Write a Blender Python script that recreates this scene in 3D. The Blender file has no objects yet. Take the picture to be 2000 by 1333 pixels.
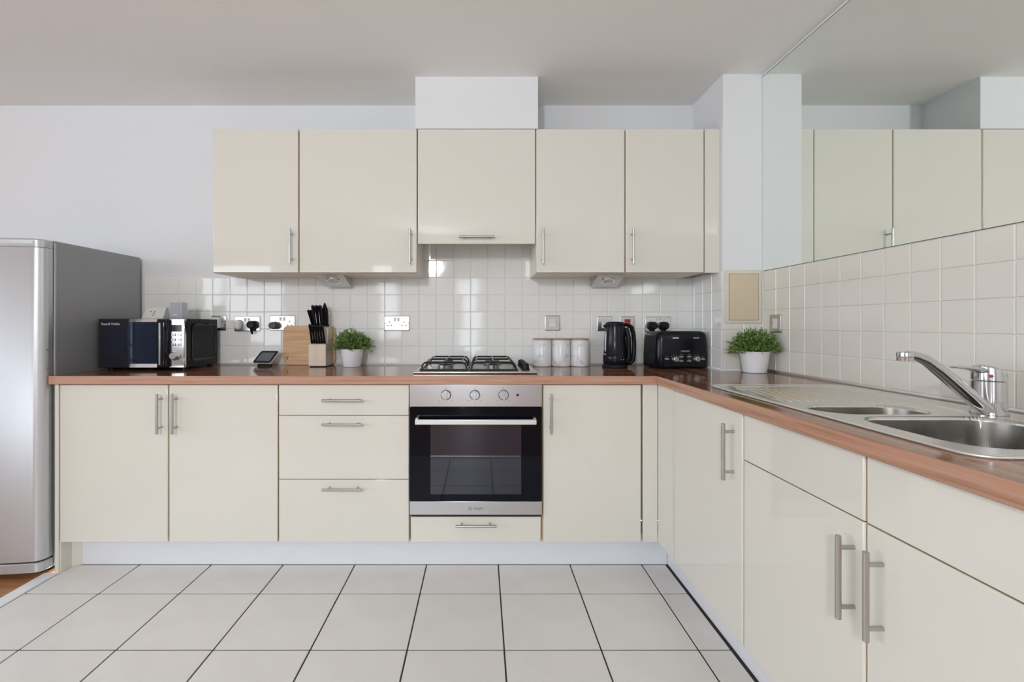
import bpy, bmesh, math, random
from mathutils import Vector, Matrix
random.seed(7)
PI = math.pi
S = bpy.context.scene
COL = S.collection

# ------------------------------------------------------------------ camera, sky, exposure
CAMZ = 1.1326
cam_d = bpy.data.cameras.new('camera')
cam_d.sensor_width = 36.0
cam_d.lens = 903.0 / 2000.0 * 36.0
cam_d.shift_x = 60.0 / 2000.0
cam_d.shift_y = -32.5 / 2000.0
cam_d.clip_start = 0.02
cam = bpy.data.objects.new('camera', cam_d)
COL.objects.link(cam)
cam.location = (0, 0, CAMZ)
cam.rotation_euler = (PI / 2, 0, 0)
S.camera = cam
S.view_settings.view_transform = 'Standard'
S.view_settings.look = 'None'
S.view_settings.gamma = 1
S.view_settings.use_curve_mapping = False
S.view_settings.exposure = 0.45

SKY = 5.0
w = bpy.data.worlds.new('World')
S.world = w
w.use_nodes = True
wn, wl = w.node_tree.nodes, w.node_tree.links
wn.clear()
wo = wn.new('ShaderNodeOutputWorld')
wb = wn.new('ShaderNodeBackground')
wt = wn.new('ShaderNodeTexCoord')
wsep = wn.new('ShaderNodeSeparateXYZ')
wr = wn.new('ShaderNodeValToRGB')
wr.color_ramp.elements[0].position = 0.47
wr.color_ramp.elements[0].color = (0.84, 0.90, 0.97, 1)
wr.color_ramp.elements[1].position = 0.53
wr.color_ramp.elements[1].color = (0.84, 0.92, 1.0, 1)
wm = wn.new('ShaderNodeMapRange')
wm.inputs['From Min'].default_value = -1
wm.inputs['From Max'].default_value = 1
wl.new(wt.outputs['Generated'], wsep.inputs[0])
wl.new(wsep.outputs['Z'], wm.inputs['Value'])
wl.new(wm.outputs[0], wr.inputs[0])
wl.new(wr.outputs[0], wb.inputs['Color'])
wb.inputs['Strength'].default_value = SKY
wl.new(wb.outputs[0], wo.inputs[0])

RX0, RX1, RY0, RY1, CEIL = -5.6, 1.427, -3.3, 2.672, 2.399
# windows: (wall, a0, a1, z0, z1) ; front wall lies behind the camera
WINS = [('front', -5.35, -3.62, 0.75, 2.22), ('front', -1.96, -1.50, 0.75, 2.22),
        ('front', -0.45, 0.02, 0.06, 1.99), ('left', -3.0, -0.35, 0.60, 2.32), ('left', -0.15, 1.45, 0.60, 2.32)]
for i, (wall, a0, a1, z0, z1) in enumerate(WINS):
    ld = bpy.data.lights.new('window_portal', 'AREA')
    ld.shape = 'RECTANGLE'
    ld.size, ld.size_y = a1 - a0, z1 - z0
    ld.cycles.is_portal = True
    lo = bpy.data.objects.new('window_portal', ld)
    COL.objects.link(lo)
    if wall == 'front':
        lo.location = ((a0 + a1) / 2, RY0 - 0.02, (z0 + z1) / 2)
        lo.rotation_euler = (PI / 2, 0, 0)
    else:
        lo.location = (RX0 - 0.02, (a0 + a1) / 2, (z0 + z1) / 2)
        lo.rotation_euler = (PI / 2, 0, -PI / 2)

# unseen fill spot added behind the camera to even out the room's brightness
pl = bpy.data.lights.new('added_fill_spot', 'SPOT')
pl.spot_size = math.radians(150)
pl.spot_blend = 0.7
pl.energy = 115.0
pl.color = (0.95, 0.98, 1.0)
pl.shadow_soft_size = 0.13
po = bpy.data.objects.new('added_fill_spot', pl)
COL.objects.link(po)
po.location = (-0.76, -2.0, 2.05)
po.rotation_euler = (math.radians(72), 0, math.radians(-14))

# ------------------------------------------------------------------ materials
def mat(name, col, rough=0.5, metal=0.0, **kw):
    m = bpy.data.materials.new(name)
    m.use_nodes = True
    b = m.node_tree.nodes['Principled BSDF']
    b.inputs['Base Color'].default_value = (*col, 1)
    b.inputs['Roughness'].default_value = rough
    b.inputs['Metallic'].default_value = metal
    for k, v in kw.items():
        b.inputs[k.replace('_', ' ')].default_value = v
    return m

def nodes(m):
    return m.node_tree.nodes, m.node_tree.links, m.node_tree.nodes['Principled BSDF']

def noise_color(m, c0, c1, scale=(1, 1, 1), nscale=5.0, detail=4.0, p0=0.3, p1=0.7, coord='Object', mid=None):
    n, l, b = nodes(m)
    tc = n.new('ShaderNodeTexCoord')
    mp = n.new('ShaderNodeMapping')
    mp.inputs['Scale'].default_value = scale
    nz = n.new('ShaderNodeTexNoise')
    nz.inputs['Scale'].default_value = nscale
    nz.inputs['Detail'].default_value = detail
    r = n.new('ShaderNodeValToRGB')
    r.color_ramp.elements[0].position = p0
    r.color_ramp.elements[0].color = (*c0, 1)
    r.color_ramp.elements[1].position = p1
    r.color_ramp.elements[1].color = (*c1, 1)
    if mid:
        e = r.color_ramp.elements.new(mid[0])
        e.color = (*mid[1], 1)
    l.new(tc.outputs[coord], mp.inputs[0])
    l.new(mp.outputs[0], nz.inputs['Vector'])
    l.new(nz.outputs['Fac'], r.inputs[0])
    l.new(r.outputs[0], b.inputs['Base Color'])
    return nz, r

def bump(m, nscale, strength, dist=0.001, scale=(1, 1, 1), detail=2.0):
    n, l, b = nodes(m)
    tc = n.new('ShaderNodeTexCoord')
    mp = n.new('ShaderNodeMapping')
    mp.inputs['Scale'].default_value = scale
    nz = n.new('ShaderNodeTexNoise')
    nz.inputs['Scale'].default_value = nscale
    nz.inputs['Detail'].default_value = detail
    bp = n.new('ShaderNodeBump')
    bp.inputs['Strength'].default_value = strength
    bp.inputs['Distance'].default_value = dist
    l.new(tc.outputs['Object'], mp.inputs[0])
    l.new(mp.outputs[0], nz.inputs['Vector'])
    l.new(nz.outputs['Fac'], bp.inputs['Height'])
    l.new(bp.outputs[0], b.inputs['Normal'])

PAINT = mat('wall_paint', (0.82, 0.83, 0.85), 0.85); bump(PAINT, 40, 0.15)
CEILP = mat('ceiling_paint', (0.94, 0.93, 0.92), 0.9)
TILE = mat('wall_tile_glaze', (0.90, 0.90, 0.88), 0.06)
bump(TILE, 14, 0.25, 0.0012)
TILE2 = mat('wall_tile_warm_bounce', (0.82, 0.79, 0.73), 0.10)  # same wall tile with warm bounce light tinted into its colour
bump(TILE2, 14, 0.2, 0.001)
GROUT = mat('wall_grout', (0.84, 0.83, 0.80), 0.9)
CREAM = mat('cream_gloss_door', (0.775, 0.75, 0.68), 0.04)
CARC = mat('cream_carcass', (0.74, 0.69, 0.56), 0.35)
CARCU = mat('pale_carcass', (0.78, 0.75, 0.67), 0.35)
EDGE = mat('tan_door_edge', (0.72, 0.57, 0.36), 0.5)
PLINTH = mat('white_plinth', (0.82, 0.83, 0.88), 0.35)
FTILE = mat('floor_tile_glaze', (0.70, 0.67, 0.64), 0.38)
noise_color(FTILE, (0.79, 0.765, 0.74), (0.84, 0.82, 0.80), nscale=6, detail=6)
FGROUT = mat('dark_grout', (0.05, 0.045, 0.042), 0.9)
WHITE = mat('white_plastic', (0.80, 0.80, 0.80), 0.35)
UPVC = mat('white_frame', (0.78, 0.78, 0.78), 0.4)
STEEL = mat('brushed_steel', (0.60, 0.58, 0.56), 0.30, 1.0)
bump(STEEL, 60, 0.05, 0.0004, (60, 1, 1))
STEELV = mat('satin_steel', (0.50, 0.49, 0.475), 0.36, 1.0)
CHROME = mat('chrome', (0.72, 0.72, 0.73), 0.09, 1.0)
TAPM = mat('worn_chrome', (0.66, 0.66, 0.67), 0.17, 1.0)
SINKM = mat('sink_steel', (0.62, 0.61, 0.58), 0.27, 1.0)
noise_color(SINKM, (0.74, 0.735, 0.70), (0.82, 0.815, 0.785), nscale=9, detail=5)
DRAINM = mat('drainer_steel', (0.76, 0.755, 0.72), 0.15, 1.0)
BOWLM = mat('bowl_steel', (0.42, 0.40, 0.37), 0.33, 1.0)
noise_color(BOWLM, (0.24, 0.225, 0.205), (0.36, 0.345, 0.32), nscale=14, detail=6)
FRONTM = mat('oven_steel', (0.58, 0.58, 0.60), 0.28, 1.0)
bump(FRONTM, 40, 0.06, 0.0004, (1, 1, 60))
FRIDGE = mat('silver_fridge_door', (0.62, 0.63, 0.65), 0.40, 0.85)
FRIDGES = mat('grey_fridge_side', (0.33, 0.335, 0.34), 0.42, 0.3)
FRCAP = mat('pale_grey_cap', (0.55, 0.56, 0.57), 0.35, 0.3)
BLACK = mat('black_plastic', (0.008, 0.008, 0.010), 0.35, Specular_IOR_Level=0.22)
BLACKG = mat('black_gloss', (0.006, 0.007, 0.010), 0.06, Specular_IOR_Level=0.35)
KETTLE = mat('black_satin', (0.005, 0.006, 0.011), 0.24, Specular_IOR_Level=0.30)
IRON = mat('black_enamel', (0.015, 0.016, 0.019), 0.30)
ALU = mat('burner_alloy', (0.50, 0.48, 0.44), 0.35, 1.0)
DARKGAP = mat('dark_gap', (0.02, 0.018, 0.016), 0.9)
OVENG = mat('oven_glass', (0.004, 0.005, 0.009), 0.025, Specular_IOR_Level=0.16)
OVENW = mat('oven_window_glass', (0.012, 0.015, 0.03), 0.04, IOR=1.65)
NAVYREFL = mat('mirror_dark_reflection', (0.020, 0.030, 0.060), 0.05, 0.5)  # dark room reflection painted in as navy on the mirror-finish panel
NAVYD = mat('dark_navy_glass', (0.012, 0.014, 0.024), 0.10)
PLATEM = mat('polished_plate', (0.66, 0.65, 0.64), 0.24, 1.0)
LIGHTWOOD = mat('pale_beech', (0.66, 0.53, 0.42), 0.45)
noise_color(LIGHTWOOD, (0.70, 0.56, 0.44), (0.80, 0.67, 0.56), (30, 30, 1.5), 3, 4)
BAMBOO = mat('bamboo_board', (0.58, 0.36, 0.19), 0.4)
noise_color(BAMBOO, (0.56, 0.31, 0.15), (0.78, 0.51, 0.30), (0.6, 5, 9), 7, 3)
LIDWOOD = mat('lid_wood', (0.48, 0.33, 0.20), 0.5)
CERAM = mat('marbled_ceramic', (0.76, 0.76, 0.79), 0.25)
noise_color(CERAM, (0.56, 0.56, 0.60), (0.80, 0.80, 0.83), (1, 1, 1.6), 14, 7, 0.33, 0.43)
POT = mat('white_pot', (0.88, 0.88, 0.90), 0.3)
SOIL = mat('soil', (0.03, 0.025, 0.02), 0.9)
LEAF = mat('leaf_green', (0.075, 0.17, 0.035), 0.55)
n_, l_, b_ = nodes(LEAF)
oi = n_.new('ShaderNodeNewGeometry')
rr = n_.new('ShaderNodeValToRGB')
rr.color_ramp.elements[0].color = (0.030, 0.095, 0.020, 1)
rr.color_ramp.elements[1].color = (0.30, 0.46, 0.12, 1)
l_.new(oi.outputs['Random Per Island'], rr.inputs[0])
l_.new(rr.outputs[0], b_.inputs['Base Color'])
MIRROR = mat('mirror_silver', (0.92, 0.965, 0.93), 0.004, 1.0)
CREAMP = mat('cream_paint_panel', (0.70, 0.59, 0.43), 0.5)
CREAMF = mat('pale_cream_frame', (0.76, 0.72, 0.61), 0.5)
OFFW = mat('off_white_plastic', (0.70, 0.70, 0.64), 0.45)
GREYS = mat('lilac_grey_cloth', (0.46, 0.46, 0.52), 0.8)
PALEG = mat('pale_grey_plastic', (0.68, 0.69, 0.75), 0.4)
SCREEN = mat('dim_grey_screen', (0.14, 0.15, 0.17), 0.12)
RED = mat('red_plastic', (0.45, 0.04, 0.05), 0.35)
REDD = mat('dark_red_lens', (0.10, 0.005, 0.008), 0.2)
PRINT = mat('white_print', (0.75, 0.75, 0.75), 0.5)
DPRINT = mat('dark_print', (0.05, 0.05, 0.06), 0.5)
SEAL = mat('white_sealant', (0.80, 0.80, 0.79), 0.4)
SOFA = mat('dark_blue_cloth', (0.03, 0.035, 0.06), 0.9)

# walnut-striped laminate: top (dark stripes) and pinkish edge, both with a run direction
def stripe_mat(name, cols, axis, nscale, rough, p=(0.3, 0.45, 0.62, 0.75)):
    m = mat(name, cols[0], rough)
    sc = (0.35, 14, 14) if axis == 'X' else (14, 0.35, 14)
    nz, r = noise_color(m, cols[0], cols[3], sc, nscale, 5, p[0], p[3])
    e = r.color_ramp.elements.new(p[1]); e.color = (*cols[1], 1)
    e = r.color_ramp.elements.new(p[2]); e.color = (*cols[2], 1)
    return m
TOPC = [(0.075, 0.026, 0.013), (0.21, 0.085, 0.042), (0.37, 0.18, 0.095), (0.47, 0.29, 0.18)]
EDGC = [(0.36, 0.185, 0.115), (0.49, 0.265, 0.175), (0.54, 0.315, 0.22), (0.60, 0.385, 0.285)]
TOPX = stripe_mat('worktop_laminate_across', TOPC, 'X', 2.2, 0.10)
TOPY = stripe_mat('worktop_laminate_along', TOPC, 'Y', 2.2, 0.10)
EDGX = stripe_mat('worktop_edge_across', EDGC, 'X', 8, 0.35)
EDGY = stripe_mat('worktop_edge_along', EDGC, 'Y', 8, 0.35)
WOODF = mat('orange_oak_plank', (0.42, 0.20, 0.08), 0.28)
noise_color(WOODF, (0.30, 0.125, 0.045), (0.50, 0.25, 0.105), (1.2, 14, 1), 2.5, 6)
WOODR = mat('oak_floor_room', (0.36, 0.17, 0.07), 0.42)
noise_color(WOODR, (0.38, 0.19, 0.085), (0.52, 0.28, 0.14), (1, 10, 1), 2.5, 6)
GLASS = bpy.data.materials.new('window_glass')
GLASS.use_nodes = True
gn, gl = GLASS.node_tree.nodes, GLASS.node_tree.links
gn.clear()
go = gn.new('ShaderNodeOutputMaterial'); gm = gn.new('ShaderNodeMixShader')
gt = gn.new('ShaderNodeBsdfTransparent'); gg = gn.new('ShaderNodeBsdfGlossy')
gf = gn.new('ShaderNodeFresnel')
gg.inputs['Roughness'].default_value = 0.0
gl.new(gf.outputs[0], gm.inputs[0]); gl.new(gt.outputs[0], gm.inputs[1]); gl.new(gg.outputs[0], gm.inputs[2])
gl.new(gm.outputs[0], go.inputs[0])

# ------------------------------------------------------------------ mesh builder
class MB:
    def __init__(self, o=(0, 0, 0)):
        self.bm = bmesh.new(); self.o = Vector(o)
    def box(self, x0, x1, y0, y1, z0, z1, bev=0.0, seg=1, vbev=None, mi=0):
        r = bmesh.ops.create_cube(self.bm, size=1.0)
        vs = r['verts']
        for v in vs:
            v.co = Vector((x0 + (v.co.x + 0.5) * (x1 - x0), y0 + (v.co.y + 0.5) * (y1 - y0), z0 + (v.co.z + 0.5) * (z1 - z0)))
        fs = {f for v in vs for f in v.link_faces}
        for f in fs: f.material_index = mi
        es = list({e for v in vs for e in v.link_edges})
        if vbev:
            ve = [e for e in es if abs(e.verts[0].co.z - e.verts[1].co.z) > 1e-6]
            r2 = bmesh.ops.bevel(self.bm, geom=ve, offset=vbev, segments=3, affect='EDGES', profile=0.5)
            es = list({e for f in r2['faces'] for v in f.verts for e in v.link_edges}) if bev else []
            es = [e for e in es if e.is_valid and len(e.link_faces) == 2 and e.calc_face_angle(0) > 0.9]
        if bev and es:
            bmesh.ops.bevel(self.bm, geom=es, offset=bev, segments=seg, affect='EDGES', profile=0.5)
        return self
    def loft(self, rings, cap=True, mi=0, closed=True):
        bm = self.bm
        R = [[bm.verts.new(p) for p in ring] for ring in rings]
        n = len(R[0])
        for a, b in zip(R[:-1], R[1:]):
            for i in range(n if closed else n - 1):
                j = (i + 1) % n
                try:
                    f = bm.faces.new((a[i], a[j], b[j], b[i])); f.material_index = mi
                except ValueError:
                    pass
        if cap:
            for ring in (list(reversed(R[0])), R[-1]):
                try:
                    f = bm.faces.new(ring); f.material_index = mi
                except ValueError:
                    pass
        return self
    def cyl(self, p0, p1, r0, r1=None, n=16, cap=True, mi=0):
        p0, p1 = Vector(p0), Vector(p1)
        r1 = r0 if r1 is None else r1
        return self.tube([p0, p1], [r0, r1], n, cap, mi)
    def tube(self, pts, rad, n=10, cap=True, mi=0, flat=1.0, up=None):
        pts = [Vector(p) for p in pts]
        if not isinstance(rad, (list, tuple)): rad = [rad] * len(pts)
        rings = []
        ref = None
        for i, p in enumerate(pts):
            d = (pts[min(i + 1, len(pts) - 1)] - pts[max(i - 1, 0)]).normalized()
            if ref is None:
                ref = Vector(up) if up else (Vector((0, 0, 1)) if abs(d.z) < 0.9 else Vector((1, 0, 0)))
            a = d.cross(ref)
            if a.length < 1e-6: a = d.cross(Vector((0, 1, 0)))
            a.normalize(); b = a.cross(d).normalized()
            ref = b
            rings.append([p + a * math.cos(2 * PI * k / n) * rad[i] + b * math.sin(2 * PI * k / n) * rad[i] * flat for k in range(n)])
        return self.loft(rings, cap, mi)
    def lathe(self, prof, c=(0, 0, 0), n=32, cap=True, mi=0, sx=1.0, sy=1.0):
        c = Vector(c)
        rings = [[c + Vector((math.cos(2 * PI * k / n) * r * sx, math.sin(2 * PI * k / n) * r * sy, z)) for k in range(n)] for r, z in prof]
        return self.loft(rings, cap, mi)
    def prism(self, poly, axis, a0, a1, mi=0):
        def P(u, v, a):
            return {'x': (a, u, v), 'y': (u, a, v), 'z': (u, v, a)}[axis]
        return self.loft([[P(u, v, a0) for u, v in poly], [P(u, v, a1) for u, v in poly]], True, mi)
    def xform(self, m):
        self.bm.transform(m); return self
    def build(self, name, m, parent=None, sharp=35, smooth=True):
        bm = self.bm
        if self.o.length: bmesh.ops.translate(bm, verts=bm.verts, vec=-self.o)
        bmesh.ops.recalc_face_normals(bm, faces=bm.faces)
        me = bpy.data.meshes.new(name)
        bm.to_mesh(me); bm.free()
        for mm in (m if isinstance(m, (list, tuple)) else [m]): me.materials.append(mm)
        if smooth:
            me.polygons.foreach_set('use_smooth', [True] * len(me.polygons))
            me.set_sharp_from_angle(angle=math.radians(sharp))
            # flat box faces stay flat so that gloss fronts reflect without bending
            me.polygons.foreach_set('use_smooth', [max(abs(c) for c in p.normal) < 0.99995 for p in me.polygons])
        ob = bpy.data.objects.new(name, me)
        COL.objects.link(ob)
        if parent: ob.parent = parent
        return ob

def rrect(w, d, r, n=6, cx=0, cy=0, z=0):
    pts = []
    for sx, sy, a0 in ((1, 1, 0), (-1, 1, 90), (-1, -1, 180), (1, -1, 270)):
        for k in range(n + 1):
            a = math.radians(a0 + 90 * k / n)
            pts.append((cx + sx * (w / 2 - r) + r * math.cos(a), cy + sy * (d / 2 - r) + r * math.sin(a), z))
    return pts

def tag(o, label, cat, group=None):
    o['label'] = label; o['category'] = cat
    if group: o['group'] = group
    return o

def thing(name, label, cat, loc=(0, 0, 0), rz=0, group=None):
    o = bpy.data.objects.new(name, None)
    COL.objects.link(o)
    o.empty_display_size = 0.05
    o.location = loc; o.rotation_euler = (0, 0, rz)
    return tag(o, label, cat, group)

def struct(o):
    o['kind'] = 'structure'; return o

def inst(name, me, parent, loc=(0, 0, 0), rot=(0, 0, 0)):
    o = bpy.data.objects.new(name, me)
    COL.objects.link(o)
    o.parent = parent; o.location = loc; o.rotation_euler = rot
    return o

def copy_tree(o, parent=None):
    c = o.copy(); COL.objects.link(c)
    if parent: c.parent = parent
    for ch in list(o.children): copy_tree(ch, c)
    return c

def lettering(body, size, loc, rot, m, parent, align='CENTER'):
    cu = bpy.data.curves.new('lettering', 'FONT')
    cu.body = body; cu.size = size; cu.extrude = 0.0002
    cu.align_x = align; cu.align_y = 'CENTER'
    cu.resolution_u = 2
    cu.materials.append(m)
    tmp = bpy.data.objects.new('lettering', cu)
    COL.objects.link(tmp)
    bpy.context.view_layer.update()
    me = bpy.data.meshes.new_from_object(tmp.evaluated_get(bpy.context.evaluated_depsgraph_get()))
    bpy.data.objects.remove(tmp)
    o = bpy.data.objects.new('lettering', me)
    COL.objects.link(o)
    o.parent = parent; o.location = loc; o.rotation_euler = rot
    return o

def px(x, y, D):
    """a pixel of the photograph at distance D in front of the camera"""
    return Vector(((x - 940) * D / 903.0, D, CAMZ - (y - 634) * D / 903.0))

# ------------------------------------------------------------------ room shell
def wall_with_holes(name, axis, pos0, pos1, a0, a1, z1, holes, m):
    mb = MB()
    xs = sorted({a0, a1, *[h[0] for h in holes], *[h[1] for h in holes]})
    for u0, u1 in zip(xs[:-1], xs[1:]):
        h = [q for q in holes if q[0] <= u0 and q[1] >= u1]
        segs = [(0.0, z1)] if not h else [(0.0, h[0][2]), (h[0][3], z1)]
        for s0, s1 in segs:
            if s1 - s0 < 1e-4: continue
            if axis == 'y': mb.box(u0, u1, pos0, pos1, s0, s1)
            else: mb.box(pos0, pos1, u0, u1, s0, s1)
    return struct(mb.build(name, m, smooth=False))

wall_back = struct(MB().box(RX0, RX1 + 0.12, RY1, RY1 + 0.12, 0, CEIL).build('wall_back', [PAINT], smooth=False))
wall_right = struct(MB().box(RX1, RX1 + 0.12, RY0, RY1, 0, CEIL).build('wall_right', [PAINT], smooth=False))
wall_with_holes('wall_front', 'y', RY0 - 0.15, RY0, RX0, RX1 + 0.12, CEIL, [h[1:] for h in WINS if h[0] == 'front'], PAINT)
wall_with_holes('wall_left', 'x', RX0 - 0.15, RX0, RY0, RY1, CEIL, [h[1:] for h in WINS if h[0] == 'left'], PAINT)
struct(MB().box(RX0 - 0.15, RX1 + 0.12, RY0 - 0.15, RY1 + 0.12, CEIL, CEIL + 0.1).build('ceiling', CEILP, smooth=False))
# windows in the walls the camera has its back to
for i, (wall, a0, a1, z0, z1) in enumerate(WINS):
    mb, pn = MB(), MB()
    f = 0.06
    mid = [a0 + (a1 - a0) * k / max(1, round((a1 - a0) / 0.85)) for k in range(max(1, round((a1 - a0) / 0.85)) + 1)]
    if i == 0: mid = [a0, -4.86, a1]
    def bx(b, u0, u1, s0, s1, t0, t1):
        if wall == 'front': b.box(u0, u1, RY0 - t1, RY0 - t0, s0, s1)
        else: b.box(RX0 - t1, RX0 - t0, u0, u1, s0, s1)
    bx(mb, a0, a1, z0, z0 + f, 0.04, 0.10); bx(mb, a0, a1, z1 - f, z1, 0.04, 0.10)
    for k, u in enumerate(mid):
        u0 = min(max(u - f / 2, a0), a1 - f)
        bx(mb, u0, u0 + f, z0 + f, z1 - f, 0.04, 0.10)
    bx(pn, a0 + f * .5, a1 - f * .5, z0 + f * .5, z1 - f * .5, 0.068, 0.072)
    fr = struct(mb.build('window_%d' % (i + 1), UPVC, smooth=False))
    pn.build('pane', GLASS, fr, smooth=False)

# boxing over the extractor and corner pier
struct(MB().box(-0.337, 0.290, 2.364, RY1, 2.134, CEIL).build('wall_boxing', PAINT, smooth=False))
PX0, PY0 = 1.222, 2.338
pier = struct(MB().box(PX0, RX1, PY0, RY1, 0, CEIL).build('wall_pier', PAINT, smooth=False))

# ---- tiles
def tile_mesh(name, w, h, t, ch, m):
    bm = bmesh.new()
    def ring(a, b, y): return [bm.verts.new((sx * a, y, sz * b)) for sx, sz in ((-1, -1), (1, -1), (1, 1), (-1, 1))]
    R = [ring(w / 2, h / 2, 0), ring(w / 2, h / 2, -(t - ch)), ring(w / 2 - ch, h / 2 - ch, -t)]
    for a, b in zip(R[:-1], R[1:]):
        for i in range(4):
            bm.faces.new((a[i], a[(i + 1) % 4], b[(i + 1) % 4], b[i]))
    bm.faces.new(R[-1])
    bmesh.ops.recalc_face_normals(bm, faces=bm.faces)
    me = bpy.data.meshes.new(name); bm.to_mesh(me); bm.free()
    me.materials.append(m)
    return me
_tm = {}
def add_tile(parent, u0, u1, z0, z1, face, pos, m, gap=0.0025, t=0.007):
    """face 'y': tile on a wall facing -Y at y=pos, u is x ; face 'x': on a wall facing -X at x=pos, u is y"""
    w_, h_ = round(u1 - u0 - gap, 4), round(z1 - z0 - gap, 4)
    k = (w_, h_, m.name)
    if k not in _tm: _tm[k] = tile_mesh('tile', w_, h_, t, 0.0022, m)
    tl = (random.gauss(0, 0.0035), 0, random.gauss(0, 0.0035))
    c = ((u0 + u1) / 2, (z0 + z1) / 2)
    if face == 'y': inst('tile', _tm[k], parent, (c[0], pos, c[1]), (tl[0], 0, tl[2]))
    else: inst('tile', _tm[k], parent, (pos, c[0], c[1]), (tl[0], 0, -PI / 2 + tl[2]))

ZT = [0.9078 + 0.0988 * k for k in range(9)]
XT = [-1.4485 + 0.0991 * k for k in range(-5, 27)] + [PX0]
GB = 0.0045   # grout bed thickness
MB().box(-1.944, PX0, RY1 - GB, RY1, 0.9, ZT[5]).box(-0.40, 0.35, RY1 - GB, RY1, ZT[5], ZT[8]).build('grout', GROUT, wall_back, smooth=False)
for i in range(len(XT) - 1):
    if XT[i + 1] - XT[i] < 0.02: continue
    for k in range(5):
        add_tile(wall_back, XT[i], XT[i + 1], ZT[k], ZT[k + 1], 'y', RY1 - 0.001, TILE)
    if XT[i + 1] > -0.36 and XT[i] < 0.32:
        for k in range(5, 8):
            add_tile(wall_back, XT[i], XT[i + 1], ZT[k], ZT[k + 1], 'y', RY1 - 0.001, TILE)
# pier side (faces -X) and front (faces -Y)
MB().box(PX0 - GB, PX0, PY0, RY1, 0.9, ZT[5]).box(PX0, RX1, PY0 - GB, PY0, 0.9, ZT[5] + .004).build('grout', GROUT, pier, smooth=False)
ys = [PY0 + 0.0991 * k for k in range(4)] + [RY1 - 0.006]
for a, b in zip(ys[:-1], ys[1:]):
    for k in range(5): add_tile(pier, a, b, ZT[k], ZT[k + 1], 'x', PX0 - 0.001, TILE)
xs = [PX0, PX0 + 0.0991, RX1 - 0.006]
for a, b in zip(xs[:-1], xs[1:]):
    for z0, z1 in ((ZT[0], ZT[1]), (ZT[1], ZT[2]), (ZT[2], 1.139)):
        add_tile(pier, a, b, z0, z1, 'y', PY0 - 0.001, TILE2)
# right wall
MB().box(RX1 - GB, RX1, 0.52, PY0, 0.9, 1.401).build('grout', GROUT, wall_right, smooth=False)
ZR = [0.9078 + (1.4005 - 0.9078) / 5 * k for k in range(6)]
yr = [1.2289 + 0.0998 * k for k in range(-7, 12)]
yr = [y for y in yr if y < PY0 - 0.03] + [PY0 - 0.008]
for a, b in zip(yr[:-1], yr[1:]):
    for k in range(5): add_tile(wall_right, a, b, ZR[k], ZR[k + 1], 'x', RX1 - 0.001, TILE2)
# white edge trims of the tiling and sealant along the worktop
struct(MB().box(PX0 - 0.009, PX0 + 0.001, PY0 - 0.009, PY0 + 0.001, 0.9, 1.405, 0.003, 2).build('trim_1', SEAL))
struct(MB().box(RX1 - 0.012, RX1 - 0.001, PY0 - 0.010, PY0 + 0.001, 0.9, 1.405, 0.003, 2).build('trim_2', SEAL))
struct(MB().prism([(RY1 - 0.011, 0.9), (RY1 - 0.001, 0.9), (RY1 - 0.001, 0.9095), (RY1 - 0.008, 0.9085)], 'x', -1.94, PX0).build('trim_3', SEAL))
struct(MB().prism([(RX1 - 0.010, 0.9), (RX1 - 0.001, 0.9), (RX1 - 0.001, 0.9095), (RX1 - 0.008, 0.9085)], 'y', 0.52, PY0).build('trim_4', SEAL))
struct(MB().prism([(PX0 - 0.014, 0.9), (PX0, 0.9), (PX0, 0.9095), (PX0 - 0.007, 0.9085)], 'y', PY0 - .01, RY1).build('trim_5', SEAL))
struct(MB().prism([(PY0 - 0.014, 0.9), (PY0, 0.9), (PY0, 0.9095), (PY0 - 0.007, 0.9085)], 'x', PX0 - .01, RX1).build('trim_6', SEAL))

# ---- floors
DP, RP = 2.181, 0.877     # plinth faces
XF0, YF0 = -1.925, 0.264
floor = struct(MB().box(XF0, 1.4, YF0, RY1, -0.06, -0.0025).build('floor', FGROUT, smooth=False))
xl = [XF0 + 0.004] + [0.080 + 0.3376 * k for k in range(-5, 3)] + [RP - 0.008]
yl = [1.944 - 0.336 * k for k in range(5, -1, -1)] + [DP - 0.003]
def slab_mesh(w_, d_):
    mb = MB().box(-w_ / 2, w_ / 2, -d_ / 2, d_ / 2, -0.008, 0, 0.0012)
    o = mb.build('tile', FTILE, None); me = o.data
    bpy.data.objects.remove(o)
    return me
_fm = {}
for a, b in zip(xl[:-1], xl[1:]):
    for c, d in zip(yl[:-1], yl[1:]):
        k = (round(b - a - 0.0055, 4), round(d - c - 0.0056, 4))
        if k not in _fm: _fm[k] = slab_mesh(*k)
        inst('tile', _fm[k], floor, ((a + b) / 2, (c + d) / 2, 0))
wood = struct(MB().box(RX0, XF0 - 0.06, RY0, RY1, -0.06, -0.010).box(XF0 - 0.06, RX1, RY0, YF0 - 0.05, -0.06, -0.010)
              .build('floor', WOODR, smooth=False))
random.seed(3)
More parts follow.
